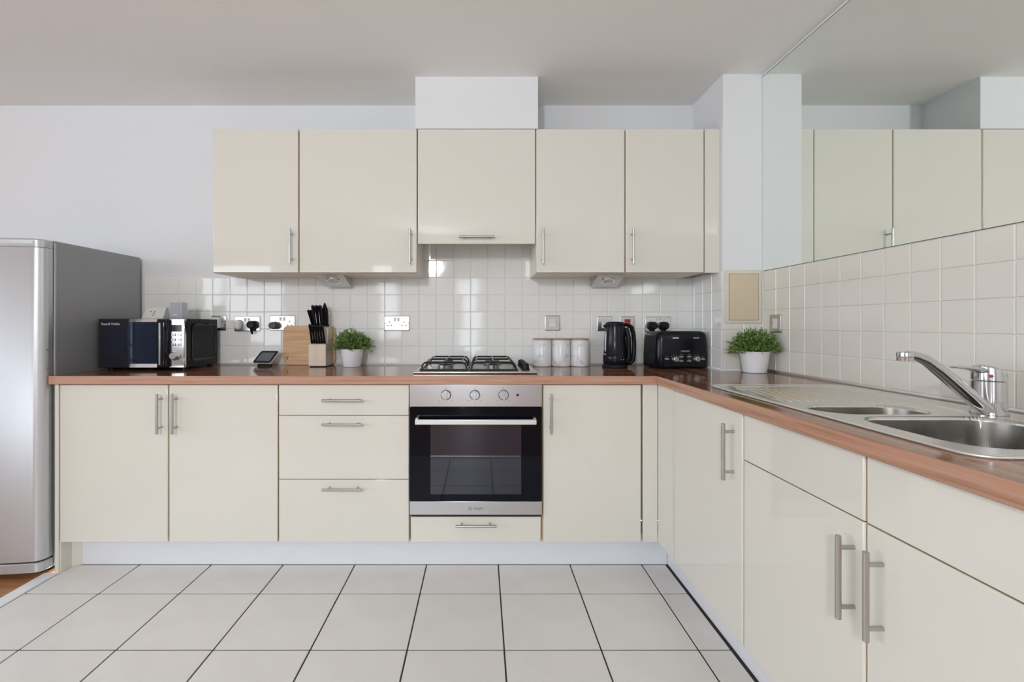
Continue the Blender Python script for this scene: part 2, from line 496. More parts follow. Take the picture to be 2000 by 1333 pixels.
# planks by the fridge one by one (boards run left-right), the room's others joined
yy = RY1
far = MB()
while yy > RY0 + 0.02:
    y0 = max(yy - 0.125, RY0)
    if y0 > 0.9:
        x = XF0 - 0.061
        x1 = x - random.uniform(0.5, 0.9)
        while x > -3.0:
            MB().box(x1 + .001, x, y0 + 0.001, yy, -0.012, -0.001, 0.0012).build('plank', WOODF, wood)
            x = x1; x1 = x - 0.9
        far.box(RX0, x, y0 + 0.001, yy, -0.012, -0.001)
    else:
        xr = XF0 - 0.061 if y0 > YF0 - 0.055 else RX1
        far.box(RX0, xr, y0 + 0.001, yy, -0.012, -0.001)
    yy = y0
fp = far.build('planking', WOODR, wood, smooth=False); fp['kind'] = 'stuff'
struct(MB().box(XF0 - 0.060, XF0 + 0.002, YF0 - 0.05, 2.10, -0.012, 0.004, 0.003, 2).build('trim_7', mat('pale_threshold', (0.92, 0.93, 0.95), 0.3)))
struct(MB().box(XF0 + 0.002, RP, YF0 - 0.05, YF0, -0.012, 0.004, 0.003, 2).build('trim_8', SEAL))
# plinths
struct(MB().box(-1.876, RP + 0.004, DP, DP + 0.018, 0.0005, 0.141, 0.0).box(-1.878, RP - 0.001, DP - 0.003, DP, 0.0005, 0.139, 0.002, 2)
       .build('baseboard_back', PLINTH))
struct(MB().box(RP, RP + 0.018, 0.52, DP - 0.004, 0.002, 0.141, 0.0015).build('baseboard_right', PLINTH))

# ------------------------------------------------------------------ bar handle (shared mesh): bar along local Z, door face at y=0
def handle_mesh(L=0.180, cc=0.128, r=0.006, out=0.034):
    mb = MB()
    mb.tube([(0, -out, -L / 2), (0, -out, -L / 2 + 0.001), (0, -out, L / 2 - 0.001), (0, -out, L / 2)], [r * .85, r, r, r * .85], 14)
    for s in (-1, 1): mb.cyl((0, -out, s * cc / 2), (0, 0, s * cc / 2), 0.0048, 0.0048, 10)
    o = mb.build('handle', STEELV); me = o.data; bpy.data.objects.remove(o)
    return me
HM = handle_mesh()

def front(th, name, x0, x1, z0, z1, handle=None, t=0.019, m=CREAM):
    """a door or drawer front of a cabinet; local front faces -Y with its face at y=0"""
    mb = MB().box(x0 + 0.0026, x1 - 0.0026, 0, t, z0 + 0.0012, z1 - 0.0012, 0.0018, 2, 0.0045)
    d = mb.build(name, [m, EDGE], th)
    for p in d.data.polygons:
        if abs(p.normal.x) > 0.99 or abs(p.normal.z) > 0.99: p.material_index = 1     # tan edging on the narrow sides
    if handle:
        hx, hz, o = handle
        inst('handle', HM, d, (hx, 0, hz), (0, 0 if o == 'v' else PI / 2, 0))
    return d

def carcass(th, x0, x1, z0, z1, depth, m=CARC, bottom_t=None, hollow=False, y0=0.0205):
    mb = MB()
    if not hollow:
        mb.box(x0, x1, y0, depth, z0, z1)
    else:
        t = 0.016
        mb.box(x0, x0 + t, y0, depth, z0, z1).box(x1 - t, x1, y0, depth, z0, z1)
        mb.box(x0 + t, x1 - t, y0, depth, z0, z0 + t).box(x0 + t, x1 - t, depth - 0.008, depth, z0 + t, z1)
    o = mb.build('carcass', [m, EDGE], th, smooth=False)
    for p in o.data.polygons:
        if p.normal.y < -0.9: p.material_index = 1     # tan edging behind the fronts
    return o

DB = 2.10          # base door plane
ZB0, ZB1 = 0.1420, 0.8600
XB = [-1.9185, -1.4215, -0.9225, -0.3255, 0.2765, 0.7290, 0.802]
BD = RY1 - DB - 0.03
# double door unit with end panel
t = thing('base_cabinet', 'cream gloss double-door base cabinet next to the fridge', 'cabinet', (XB[0], DB, 0), group='base cabinets')
W = XB[2] - XB[0]
carcass(t, 0.002, W - 0.001, ZB0, ZB1, BD)
MB().box(-0.019, -0.0015, 0.0, BD, 0.0005, ZB1, 0.001).build('end_panel', CARCU, t)
MB().box(-0.0010, 0.004, 0.006, 0.080, 0.0008, ZB0 - 0.001, 0.0).prism([(0.0045, 0.0795), (0.0045, 0.06), (0.042, 0.0795)], 'z', 0.0008, ZB0 - 0.001).build('plinth_return', CARCU, t, smooth=False)
front(t, 'door', 0, 0.4970, ZB0, 0.8585, (-1.4500 - XB[0], 0.731, 'v'))
front(t, 'door', 0.4970, W, ZB0, 0.8585, (-1.3815 - XB[0], 0.731, 'v'))
# drawers
t = thing('drawer_cabinet', 'cream three-drawer unit left of the oven', 'cabinet', (XB[2], DB, 0), group='base cabinets')
W = XB[3] - XB[2]
carcass(t, 0.001, W - 0.001, ZB0, ZB1, BD)
for z0, z1, hz in ((0.7186, 0.8585, 0.791), (0.428, 0.7186, 0.683), (ZB0, 0.428, 0.392)):
    front(t, 'drawer', 0, W, z0, z1, (W / 2, hz, 'h'))
# oven housing with drawer
t = thing('oven_cabinet', 'cream oven housing with a shallow drawer under the oven', 'cabinet', (XB[3], DB, 0), group='base cabinets')
W = XB[4] - XB[3]
mb = MB()
mb.box(0.001, 0.003, 0.0205, BD, ZB0, ZB1).box(W - 0.003, W - 0.001, 0.0205, BD, ZB0, ZB1).box(0.003, W - 0.003, 0.0205, BD, ZB0, 0.264)
mb.build('carcass', CARC, t, smooth=False)
front(t, 'drawer', 0.003, W - 0.003, ZB0, 0.2590, (W / 2, 0.229, 'h'))
# single door unit with corner filler
t = thing('base_cabinet', 'cream single-door base cabinet between oven and corner', 'cabinet', (XB[4], DB, 0), group='base cabinets')
W = XB[5] - XB[4]
carcass(t, 0.001, W - 0.001, ZB0, ZB1, BD)
front(t, 'door', 0.002, W, ZB0, 0.8585, (0.3125 - XB[4], 0.731, 'v'))
MB().box(W + 0.005, 0.8015 - XB[4], 0, 0.018, ZB0, 0.8600, 0.001).build('filler_strip', CREAM, t)
# right run (local x runs from the corner towards the camera)
XR = 0.802
RD = RX1 - XR - 0.03
t = thing('base_cabinet', 'cream corner base cabinet on the right run, one upright bar handle', 'cabinet', (XR, 2.0985, 0), -PI / 2, 'base cabinets')
y2l = lambda y: 2.0985 - y
MB().box(0, y2l(1.9255), 0, 0.018, ZB0, 0.8600, 0.001).build('filler_strip', CREAM, t)
carcass(t, y2l(1.9240), y2l(1.4180), ZB0, ZB1, RD)
front(t, 'door', y2l(1.9255), y2l(1.4180), ZB0, 0.8585, (y2l(1.468), 0.728, 'v'))
t = thing('sink_cabinet', 'cream sink cabinet with two doors below blank false fronts', 'cabinet', (XR, 1.4165, 0), -PI / 2, 'base cabinets')
y2l = lambda y: 1.4165 - y
carcass(t, 0.001, y2l(0.515), ZB0, 0.700, RD, hollow=True)
for a, b, hy in ((1.4165, 0.9660, 0.995), (0.9660, 0.515, 0.9235)):
    front(t, 'false_front', y2l(a), y2l(b), 0.7186, 0.8585)
    front(t, 'door', y2l(a), y2l(b), ZB0, 0.7180, (y2l(hy), 0.5885, 'v'))
MB().box(0.001, y2l(0.515), 0.0195, 0.036, 0.70, ZB1).build('rail', CARC, t, smooth=False)

# ------------------------------------------------------------------ worktops
ZW0, ZW1 = 0.8625, 0.900
XC = 0.788
wt = tag(MB().box(-1.947, XC, 2.080, RY1 - 0.0055, ZW0, ZW1, 0.0).build('worktop', [EDGX, TOPX]),
         'long walnut-striped laminate worktop along the back wall', 'worktop', 'walnut worktops')
SK = (0.866, 1.345, 0.806, 1.738)     # cut-out for the sink
mb = MB()
mb.box(XC + .0004, SK[0], 0.52, RY1 - 0.0055, ZW0, ZW1).box(SK[0], RX1 - 0.0055, 0.52, SK[2], ZW0, ZW1)
mb.box(SK[1], RX1 - 0.0055, SK[2], PY0 - 0.0085, ZW0, ZW1).box(SK[0], SK[1], SK[3], PY0 - 0.0085, ZW0, ZW1).box(SK[0], PX0 - 0.0055, PY0 - 0.0085, RY1 - 0.0055, ZW0, ZW1)
wt2 = tag(mb.build('worktop', [EDGY, TOPY], smooth=False), 'walnut-striped laminate worktop along the right wall, holding the sink', 'worktop', 'walnut worktops')
for o in (wt, wt2):
    for p in o.data.polygons:
        p.material_index = 1 if p.normal.z > 0.7 else 0
        p.use_smooth = False

# ------------------------------------------------------------------ wall cabinets
DU = 2.364
ZU0, ZU1 = 1.3970, 2.1326
UD = RY1 - DU - 0.002
XU = [-1.377, -0.9335, -0.3275, 0.2790, 0.7360, 1.1415, 1.2205]
def wall_unit(name, label, x0, x1, z0, hx, hz, ori):
    t = thing(name, label, 'cabinet', (x0, DU, 0), 0, 'wall cabinets')
    zb = z0 if name == 'wall_cabinet' else z0 + 0.115
    carcass(t, 0.001, x1 - x0 - 0.001, zb, ZU1 - 0.002, UD, CARCU)
    front(t, 'door', 0, x1 - x0, z0, ZU1, (hx - x0, hz, ori))
    return t
wall_unit('wall_cabinet', 'cream gloss wall cabinet at the left end of the row', XU[0], XU[1], ZU0, -0.9665, 1.528, 'v')
wall_unit('wall_cabinet', 'wide cream gloss wall cabinet above the chopping board, second from left', XU[1], XU[2], ZU0, -0.3610, 1.528, 'v')
wall_unit('extractor_cabinet', 'short cream lift-up extractor cabinet above the hob, horizontal handle', XU[2], XU[3], 1.5436, -0.0232, 1.576, 'h')
wall_unit('wall_cabinet', 'cream gloss wall cabinet just right of the extractor cabinet', XU[3], XU[4], ZU0, 0.3120, 1.528, 'v')
t = wall_unit('wall_cabinet', 'narrow cream gloss wall cabinet next to the corner pier', XU[4], XU[5], ZU0, 0.7680, 1.528, 'v')
MB().box(XU[5] - XU[4] + 0.002, XU[6] - XU[4], 0, 0.018, ZU0, ZU1, 0.001).build('filler_strip', CREAM, t)

# under-cabinet wedge lights
def wedge(label, xa, xb):
    t = thing('cabinet_light', label, 'light', ((xa + xb) / 2, 2.54, ZU0), 0, 'lights under the wall cabinets')
    hw = (xb - xa) / 2
    MB().prism([(-0.09, -0.0005), (0.075, -0.0005), (0.075, -0.052), (0.06, -0.052)], 'x', -hw, hw).build('housing', STEEL, t, smooth=False)
    # lamp ring on the sloping face
    a = math.atan2(-0.0515, 0.15)
    d = Vector((0, 0.15, -0.0515)).normalized(); nrm = Vector((0, -0.0515, -0.15)).normalized()
    c = Vector((0, -0.015, -0.02625))
    def ring(r, off): return [c + nrm * off + Vector((math.cos(2 * PI * k / 24) * r, 0, 0)) + d * math.sin(2 * PI * k / 24) * r for k in range(24)]
    MB().loft([ring(0.036, 0), ring(0.036, 0.004), ring(0.028, 0.004), ring(0.028, 0.001)], False).build('lamp_ring', CHROME, t)
    MB().loft([ring(0.0278, 0.0005), ring(0.0278, 0.0015)]).build('lens', OFFW, t)
wedge('steel wedge light under the second wall cabinet, above the knife block', -0.877, -0.734)
wedge('steel wedge light under the cabinet above the kettle', 0.620, 0.764)

# ------------------------------------------------------------------ fridge
t = thing('fridge_freezer', 'tall silver fridge freezer with dark grey side at the worktop end', 'fridge', (-2.25, 2.115, 0))
MB().box(-0.30, 0.298, 0, 0.53, 0.028, 1.5150, 0.004, 2).build('body', FRIDGES, t)
MB().box(0.2905, 0.2995, -0.003, 0.008, 0.03, 1.505, 0.001).build('edge_strip', FRCAP, t)
def fring(z, inset=0.0, bow=0.026):
    pts = []
    w2, r = 0.299 - inset, 0.042
    n = 14
    yb, yf = -0.010, -0.066 + inset
    for k in range(n + 1):           # front, bowed, left to right
        u = -w2 + r + (2 * w2 - 2 * r) * k / n
        pts.append((u, yf - bow * (1 - (u / w2) ** 2), z))
    yc = yf - bow * (1 - ((w2 - r) / w2) ** 2)
    for k in range(1, 7):
        a = PI / 2 * k / 6
        pts.append((w2 - r + r * math.sin(a), yc + r - r * math.cos(a), z))
    pts += [(w2, yb, z), (-w2, yb, z)]
    for k in range(6, 0, -1):
        a = PI / 2 * k / 6
        pts.append((-w2 + r - r * math.sin(a), yc + r - r * math.cos(a), z))
    return pts
door = MB().loft([fring(0.080, .003), fring(0.083), fring(1.474), fring(1.4755, .001)]).build('door', FRIDGE, t, 40)
MB().loft([fring(1.4765, .001), fring(1.478), fring(1.507), fring(1.5135, .006), fring(1.515, .014)]).build('top_cap', FRCAP, t, 40)
MB().loft([fring(0.030, .004), fring(0.034), fring(0.071), fring(0.074, .003)]).build('base_panel', FRIDGE, t, 40)
MB().box(-0.29, 0.294, -0.0095, -0.0005, 0.040, 1.49).build('gasket', DARKGAP, t, smooth=False)
for z in (0.935, 1.018):
    MB().cyl((0.298, -0.035, z), (0.3005, -0.035, z), 0.005, n=10).build('screw_cap', FRIDGES, door)
for sx in (-0.24, 0.24):
    MB().cyl((sx, 0.03, -0.0005), (sx, 0.03, 0.03), 0.018, n=12).build('foot', BLACK, t)

# ------------------------------------------------------------------ oven
DO = 2.088
t = thing('oven', 'built-in steel oven with black glass door and three dials', 'oven', (-0.0245, DO, 0))
ow = 0.2985
MB().box(-ow + 0.006, ow - 0.006, 0.022, 0.52, 0.268, 0.858).build('housing', DARKGAP, t, smooth=False)
pan = MB().box(-ow, ow, 0.0, 0.021, 0.7605, 0.8610, 0.0015, 2).build('control_panel', FRONTM, t)
for dx, rot in ((-0.135, 0.02), (-0.0045, 0.10), (0.1255, 0.0)):
    k = MB()
    k.lathe([(0.0215, 0), (0.0215, 0.004), (0.0195, 0.012), (0.018, 0.013)], n=28)
    k.box(-0.0055, 0.0055, -0.0195, 0.0195, 0.012, 0.024, 0.0012, 2)
    k.xform(Matrix.Translation((dx, 0, 0.8135)) @ Matrix.Rotation(rot, 4, 'Y') @ Matrix.Rotation(PI / 2, 4, 'X'))
    kb = k.build('dial', FRONTM, pan)
    ring = MB(); ring.lathe([(0.0235, 0), (0.0235, 0.0012), (0.0215, 0.0012)], n=28, cap=False)
    ring.xform(Matrix.Translation((dx, 0, 0.8135)) @ Matrix.Rotation(PI / 2, 4, 'X')).build('dial_rim', DPRINT, pan)
    for bb in ((dx - 0.0012, dx + 0.0012, -0.0004, 0, 0.842, 0.847), (dx - .03, dx - .027, -.0004, 0, .787, .7895), (dx + .024, dx + .027, -.0004, 0, .787, .7895)):
        MB().box(*bb).build('dial_mark', DPRINT, pan, smooth=False)
MB().lathe([(0.006, 0), (0.006, 0.002), (0.004, 0.0035)], n=16).xform(Matrix.Translation((0.1885, 0, 0.8135)) @ Matrix.Rotation(PI / 2, 4, 'X')).build('indicator_lamp', REDD, pan)
# door: glass in frame with see-through window
dr = MB().box(-ow, ow, 0.0, 0.020, 0.3335, 0.7570, 0.0015, 2).build('door', OVENG, t)
MB().box(-ow, ow, -0.0015, 0.020, 0.2720, 0.3325, 0.0015, 2).build('bottom_trim', FRONTM, t)
MB().box(-ow + 0.004, ow - 0.004, 0.002, 0.02, 0.2640, 0.2705).build('vent_gap', DARKGAP, t, smooth=False)
# window printed inside glass: paler navy pane with rack behind it
MB().box(-0.205, 0.205, -0.0006, 0.0, 0.365, 0.690).build('window', OVENW, dr, smooth=False)
MB().cyl((-0.203, -0.0012, 0.5375), (0.200, -0.0012, 0.5375), 0.0016, n=6).build('rack', STEELV, dr)
h = MB()
h.box(-0.268, 0.268, -0.052, -0.034, 0.690, 0.7115, 0.002, 2)
hd = h.build('handle', mat('handle_satin', (0.80, 0.79, 0.80), 0.42, 0.85), dr)
for s in (-1, 1): MB().box(s * 0.262 - 0.006, s * 0.262 + 0.006, -0.034, 0.0, 0.700, 0.716, 0.001).build('bracket', STEELV, dr)
# maker's mark on the bottom trim
lettering('INDESIT', 0.0125, (0.012, -0.0018, 0.3000), (PI / 2, 0, 0), DPRINT, t)
lg = MB(); lg.lathe([(0.0078, 0), (0.0078, 0.0006), (0.0064, 0.0006), (0.0064, 0)], n=24, cap=False)
lg.xform(Matrix.Translation((-0.0255, -0.0016, 0.3003)) @ Matrix.Rotation(PI / 2, 4, 'X'))
lg.box(-0.0266, -0.0244, -0.0022, -0.0016, 0.2960, 0.3020).box(-0.0266, -0.0244, -0.0022, -0.0016, 0.3035, 0.3053)
lg.build('emblem', DPRINT, t)

# ------------------------------------------------------------------ hob
t = thing('gas_hob', 'steel four-burner gas hob with black pan supports set in the worktop', 'hob', (-0.028, 2.40, ZW1))
MB().box(-0.292, 0.292, -0.236, 0.235, 0.0005, 0.012, 0.004, 3).build('plate', STEEL, t)
def burner(x, y, r):
    b = MB()
    b.lathe([(r * 1.1, 0), (r * 1.1, 0.006), (r, 0.007), (r, 0.018), (r * 0.9, 0.020)], (x, y, 0.012), 24)
    bb = b.build('burner', ALU, t)
    MB().lathe([(r * 0.86, 0), (r * 0.86, 0.004), (r * 0.7, 0.007)], (x, y, 0.032), 24).build('burner_cap', IRON, bb)
def support(x0, x1):
    s = MB()
    zt, zb, q = 0.052, 0.016, 0.0048
    y0, y1 = -0.20, 0.20
    xm = (x0 + x1) / 2
    # base ring
    s.tube([(x0, y0, zb), (x1, y0, zb), (x1, y1, zb), (x0, y1, zb), (x0, y0, zb)], q, 6)
    # front, middle and back hoops
    for yy_ in (y0 + 0.005, -0.012, 0.012, y1 - 0.005):
        s.tube([(x0 + 0.004, yy_, zb), (x0 + 0.010, yy_, zt - 0.014), (x0 + 0.020, yy_, zt - 0.003), (x0 + 0.032, yy_, zt),
                (x1 - 0.032, yy_, zt), (x1 - 0.020, yy_, zt - 0.003), (x1 - 0.010, yy_, zt - 0.014), (x1 - 0.004, yy_, zb)], q, 6)
    # lengthwise rail and legs
    s.tube([(xm, y0 + 0.004, zb), (xm, y0 + 0.010, zt - 0.012), (xm, y0 + 0.03, zt), (xm, y1 - 0.03, zt), (xm, y1 - 0.01, zt - 0.012), (xm, y1 - 0.004, zb)], q, 6)
    for xx in (x0 + 0.03, x1 - 0.03):
        s.tube([(xx, y0 + 0.005, zt), (xx, y1 - 0.005, zt)], q * .8, 6)
    s.build('pan_support', IRON, t)
support(-0.262, -0.036); support(-0.026, 0.200)
for x, y, r in ((-0.149, -0.105, 0.036), (-0.149, 0.105, 0.028), (0.087, -0.105, 0.028), (0.087, 0.105, 0.045)):
    burner(x, y, r)
for y in (-0.155, -0.075, 0.005, 0.085):
    MB().lathe([(0.021, 0), (0.021, 0.004), (0.018, 0.006), (0.016, 0.028), (0.014, 0.030)], (0.243, y, 0.012), 20).box(0.240, 0.246, y - 0.017, y + 0.017, 0.038, 0.046, 0.001).build('dial', BLACK, t)

# ------------------------------------------------------------------ sink
SX0, SX1, SY0, SY1 = 0.856, 1.356, 0.794, 1.748
t = thing('sink', 'stainless steel sink with ribbed drainer, main bowl and half bowl', 'sink', ((SX0 + SX1) / 2, (SY0 + SY1) / 2, ZW1))
def sdr(x, y, x0, x1, y0, y1, r):
    qx = abs(x - (x0 + x1) / 2) - (x1 - x0) / 2 + r
    qy = abs(y - (y0 + y1) / 2) - (y1 - y0) / 2 + r
    return math.hypot(max(qx, 0), max(qy, 0)) + min(max(qx, qy), 0) - r
def sst(a, b, v):
    u = min(max((v - a) / (b - a), 0), 1); return u * u * (3 - 2 * u)
BOWL = (0.915, 1.262, 0.850, 1.152, 0.075)
HALF = (0.905, 1.195, 1.190, 1.333, 0.068)
DRN = (0.888, 1.290, 1.175, 1.722, 0.09)
def sinkz(x, y):
    do = -sdr(x, y, SX0, SX1, SY0, SY1, 0.045)     # inside distance from outer rim
    z = 0.0045 * sst(-0.0005, 0.004, do) - 0.0015 * sst(0.010, 0.018, do)
    dd = -sdr(x, y, *DRN)
    z -= 0.0035 * sst(0.0, 0.010, dd)
    if y > 1.36:
        g = sst(0.012, 0.03, dd) * sst(1.36, 1.40, y) * sst(0.30, 0.27, abs(x - 1.09) + .1)
        u = (x - 0.17 * (y - 1.4)) / 0.026
        z += 0.0045 * g * (0.5 + 0.5 * math.cos(2 * PI * u))
    b = -sdr(x, y, *BOWL)
    z -= 0.150 * (0.60 * sst(-0.0015, 0.008, b) + 0.26 * sst(0.002, 0.030, b) + 0.14 * sst(0.01, 0.09, b))
    h_ = -sdr(x, y, *HALF)
    z -= 0.085 * (0.62 * sst(-0.0015, 0.007, h_) + 0.24 * sst(0.002, 0.024, h_) + 0.14 * sst(0.01, 0.06, h_))
    return z
NX, NY = 180, 342
EDG = 0.0004
def region(x, y):
    if -sdr(x, y, *BOWL) > EDG: return 'bowl'
    if -sdr(x, y, *HALF) > EDG: return 'half'
    if -sdr(x, y, *DRN) > 0.003 and y > 1.355: return 'drainer'
    return 'deck'
pts, ins = [], []
for j in range(NY + 1):
    for i in range(NX + 1):
        x = SX0 + (SX1 - SX0) * i / NX; y = SY0 + (SY1 - SY0) * j / NY
        d = sdr(x, y, SX0, SX1, SY0, SY1, 0.045)
        if d > 0:      # pull outside corner points onto the rounded outline
            cx = min(max(x, SX0 + 0.045), SX1 - 0.045); cy = min(max(y, SY0 + 0.045), SY1 - 0.045)
            v = Vector((x - cx, y - cy)).normalized() * 0.045
            x, y = cx + v.x, cy + v.y
        for shp in (BOWL, HALF):      # pull vertices near a bowl's edge exactly onto it
            q = sdr(x, y, *shp) + EDG
            if abs(q) < 0.0017:
                e_ = 1e-4
                gx = (sdr(x + e_, y, *shp) - sdr(x - e_, y, *shp)) / (2 * e_); gy = (sdr(x, y + e_, *shp) - sdr(x, y - e_, *shp)) / (2 * e_)
                x -= gx * q; y -= gy * q
        pts.append((x - (SX0 + SX1) / 2, y - (SY0 + SY1) / 2, sinkz(x, y) + 0.0003)); ins.append((x, y))
fac = {'deck': [], 'drainer': [], 'bowl': [], 'half': []}
for j in range(NY):
    for i in range(NX):
        q = (j * (NX + 1) + i, j * (NX + 1) + i + 1, (j + 1) * (NX + 1) + i + 1, (j + 1) * (NX + 1) + i)
        if len({pts[k][:2] for k in q}) < 3: continue
        cx = sum(ins[k][0] for k in q) / 4; cy = sum(ins[k][1] for k in q) / 4
        fac[region(cx, cy)].append(q)
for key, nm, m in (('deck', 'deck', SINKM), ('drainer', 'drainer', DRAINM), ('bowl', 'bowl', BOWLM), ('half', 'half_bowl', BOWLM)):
    used = sorted({k for q in fac[key] for k in q}); idx = {k: n for n, k in enumerate(used)}
    me = bpy.data.meshes.new(nm)
    me.from_pydata([pts[k] for k in used], [], [[idx[k] for k in q] for q in fac[key]])
    me.validate(); me.materials.append(m)
    me.polygons.foreach_set('use_smooth', [True] * len(me.polygons))
    o = bpy.data.objects.new(nm, me); COL.objects.link(o); o.parent = t
    if key in ('bowl', 'half'):
        bx = BOWL if key == 'bowl' else HALF
        zb = -0.146 if key == 'bowl' else -0.081
        MB().lathe([(0.040, 0), (0.040, 0.002), (0.030, 0.003), (0.012, 0.001)],
                   ((bx[0] + bx[1]) / 2 - (SX0 + SX1) / 2, (bx[2] + bx[3]) / 2 - (SY0 + SY1) / 2, zb + 0.003 + (0.0 if key == 'bowl' else 0.001)), 24).build('drain', CHROME, o)
rim = MB()
rp = rrect(SX1 - SX0, SY1 - SY0, 0.045, 8)
rim.tube([Vector(p) + Vector((0, 0, 0.0026)) for p in rp + rp[:1]], 0.0028, 8)
rim.build('rim', mat('satin_rim', (0.85, 0.85, 0.84), 0.42, 0.9), t)

# ------------------------------------------------------------------ tap
TX, TY, TZ = 1.303, 1.187, ZW1 + 0.0040
t = thing('mixer_tap', 'chrome single-lever mixer tap with slanting spout behind the sink', 'tap', (TX, TY, TZ))
MB().lathe([(0.036, 0), (0.036, 0.006), (0.0335, 0.009), (0.0335, 0.030), (0.0325, 0.031), (0.0325, 0.032), (0.0335, 0.033), (0.033, 0.083), (0.031, 0.085)], n=36).build('body', TAPM, t)
sp = [px(1924, 800, 1.155), px(1902, 782, 1.150), px(1870, 754, 1.146), px(1835, 724, 1.140), px(1808, 704, 1.136), px(1788, 695.5, 1.133), px(1772, 692.5, 1.130)]
sp = [p - Vector((TX, TY, TZ)) for p in sp]
spo = MB().tube(sp, [0.0165, 0.0168, 0.0165, 0.0155, 0.0130, 0.0105, 0.0095], 16, flat=1.0).build('spout', TAPM, t)
nz = px(1768, 690, 1.130) - Vector((TX, TY, TZ))
MB().lathe([(0.012, 0.003), (0.0165, 0.001), (0.0170, -0.008), (0.0160, -0.0095), (0.0168, -0.0105), (0.0160, -0.019), (0.010, -0.019)], nz, 24).build('nozzle', TAPM, spo)
lv = MB()
lv.loft([[(0.0335 * math.cos(2 * PI * k / 32), 0.0335 * math.sin(2 * PI * k / 32), z + dz * math.cos(2 * PI * k / 32)) for k in range(32)] for z, dz in ((0.0865, 0), (0.098, 0.0))]
        + [[(0.031 * math.cos(2 * PI * k / 32), 0.031 * math.sin(2 * PI * k / 32), 0.112 - 0.010 * math.cos(2 * PI * k / 32)) for k in range(32)]]
        + [[(0.018 * math.cos(2 * PI * k / 32) - .004, 0.018 * math.sin(2 * PI * k / 32), 0.120 - 0.006 * math.cos(2 * PI * k / 32)) for k in range(32)]])
lev = lv.build('lever_base', TAPM, t)
tip = px(1863, 718, 1.187) - Vector((TX, TY, TZ))
rings = []
for k in range(7):
    u = k / 6
    c = Vector((0.006, 0, 0.103)).lerp(tip, u) + Vector((0, 0, 0.0035 * math.sin(PI * u)))
    hw = 0.027 - 0.015 * u; hh = 0.0022 + 0.0165 * (1 - u) ** 1.9
    rings.append([(c.x, c.y + hw * math.cos(2 * PI * q / 14), c.z + hh * math.sin(2 * PI * q / 14)) for q in range(14)])
MB().loft(rings).build('lever', TAPM, lev)
MB().lathe([(0.0045, 0), (0.0045, 0.0015), (0.003, 0.002)], n=14).xform(Matrix.Translation((-0.022, -0.0255, 0.0985)) @ Matrix.Rotation(-0.75, 4, 'Z') @ Matrix.Rotation(PI / 2, 4, 'X')).build('hot_mark', RED, lev)

# ------------------------------------------------------------------ mirror on the right wall, access panel on the pier
MY0 = 0.30
t = tag(MB().box(RX1 - 0.006, RX1 - 0.0005, MY0, PY0 - 0.002, 1.4025, 2.383, 0.0008).build('mirror', MIRROR), 'large frameless wall mirror on the right wall above the tiles', 'mirror')
MB().box(RX1 - 0.0068, RX1 - 0.0004, MY0, PY0 - 0.002, 1.4010, 1.4028).box(RX1 - 0.0068, RX1 - 0.0004, MY0, PY0 - 0.002, 2.3825, 2.3842).build('edge_strip', mat('dark_mirror_edge', (0.10, 0.11, 0.11), 0.4), t, smooth=False)
t = thing('access_panel', 'cream painted access panel on the pier above the right plant', 'panel', (1.3215, PY0 - 0.0045, 1.272))
MB().box(-0.091, 0.091, -0.006, 0, -0.133, 0.135, 0.0015).build('frame', CREAMF, t)
MB().box(-0.073, 0.073, -0.0085, -0.0062, -0.117, 0.114, 0.001).build('panel_door', CREAMP, t)
MB().box(-0.075, 0.075, -0.0064, -0.006, -0.119, 0.116).build('joint', mat('brown_joint', (0.30, 0.22, 0.13), 0.8), t, smooth=False)

# ------------------------------------------------------------------ sockets and switches
SW = RY1 - 0.0082      # outer face of the tiles
def plate(name, label, cat, cx, cz, w_, h_, m=PLATEM, group=None, wall='back', y=None):
    loc = (cx, SW, cz) if wall == 'back' else (RX1 - 0.0082, y, cz)
    t = thing(name, label, cat, loc, 0 if wall == 'back' else -PI / 2, group)
    MB().loft([[(p[0], 0, p[1]) for p in rrect(w_, h_, 0.004, 3)], [(p[0], -0.005, p[1]) for p in rrect(w_, h_, 0.004, 3)], [(p[0], -0.007, p[1]) for p in rrect(w_ - .006, h_ - .006, 0.004, 3)]]).build('plate', m, t)
    return t
def rocker(t, x, z, w_=0.016, h_=0.026, m=WHITE):
    MB().prism([(-0.0068, -h_ / 2), (-0.0105, -h_ / 2), (-0.0085, 0), (-0.0120, h_ / 2), (-0.0068, h_ / 2)], 'x', -w_ / 2, w_ / 2).xform(Matrix.Translation((x, 0, z))).build('rocker', m, t, smooth=False)
def holes(t, x):
    mb = MB()
    for dx, dz, ww, hh in ((0, 0.008, 0.004, 0.009), (-0.011, -0.012, 0.0075, 0.0045), (0.011, -0.012, 0.0075, 0.0045)):
        mb.box(x + dx - ww / 2, x + dx + ww / 2, -0.0074, -0.0066, dz - hh / 2, dz + hh / 2)
    mb.build('socket_holes', DPRINT, t, smooth=False)
def screws(t, xs_):
    for x in xs_:
        MB().lathe([(0.0032, 0), (0.0032, 0.001), (0.002, 0.0015)], n=10).xform(Matrix.Translation((x, -0.0068, 0)) @ Matrix.Rotation(PI / 2, 4, 'X')).build('screw', STEELV, t)
def double(label, cx, cz, group='double sockets on the back wall'):
    t = plate('double_socket', label, 'socket', cx, cz, 0.146, 0.086, PLATEM, group)
    rocker(t, -0.010, 0.022, 0.012, 0.020); rocker(t, 0.010, 0.022, 0.012, 0.020)
    holes(t, -0.042); holes(t, 0.042); screws(t, (-0.066, 0.066))
    return t
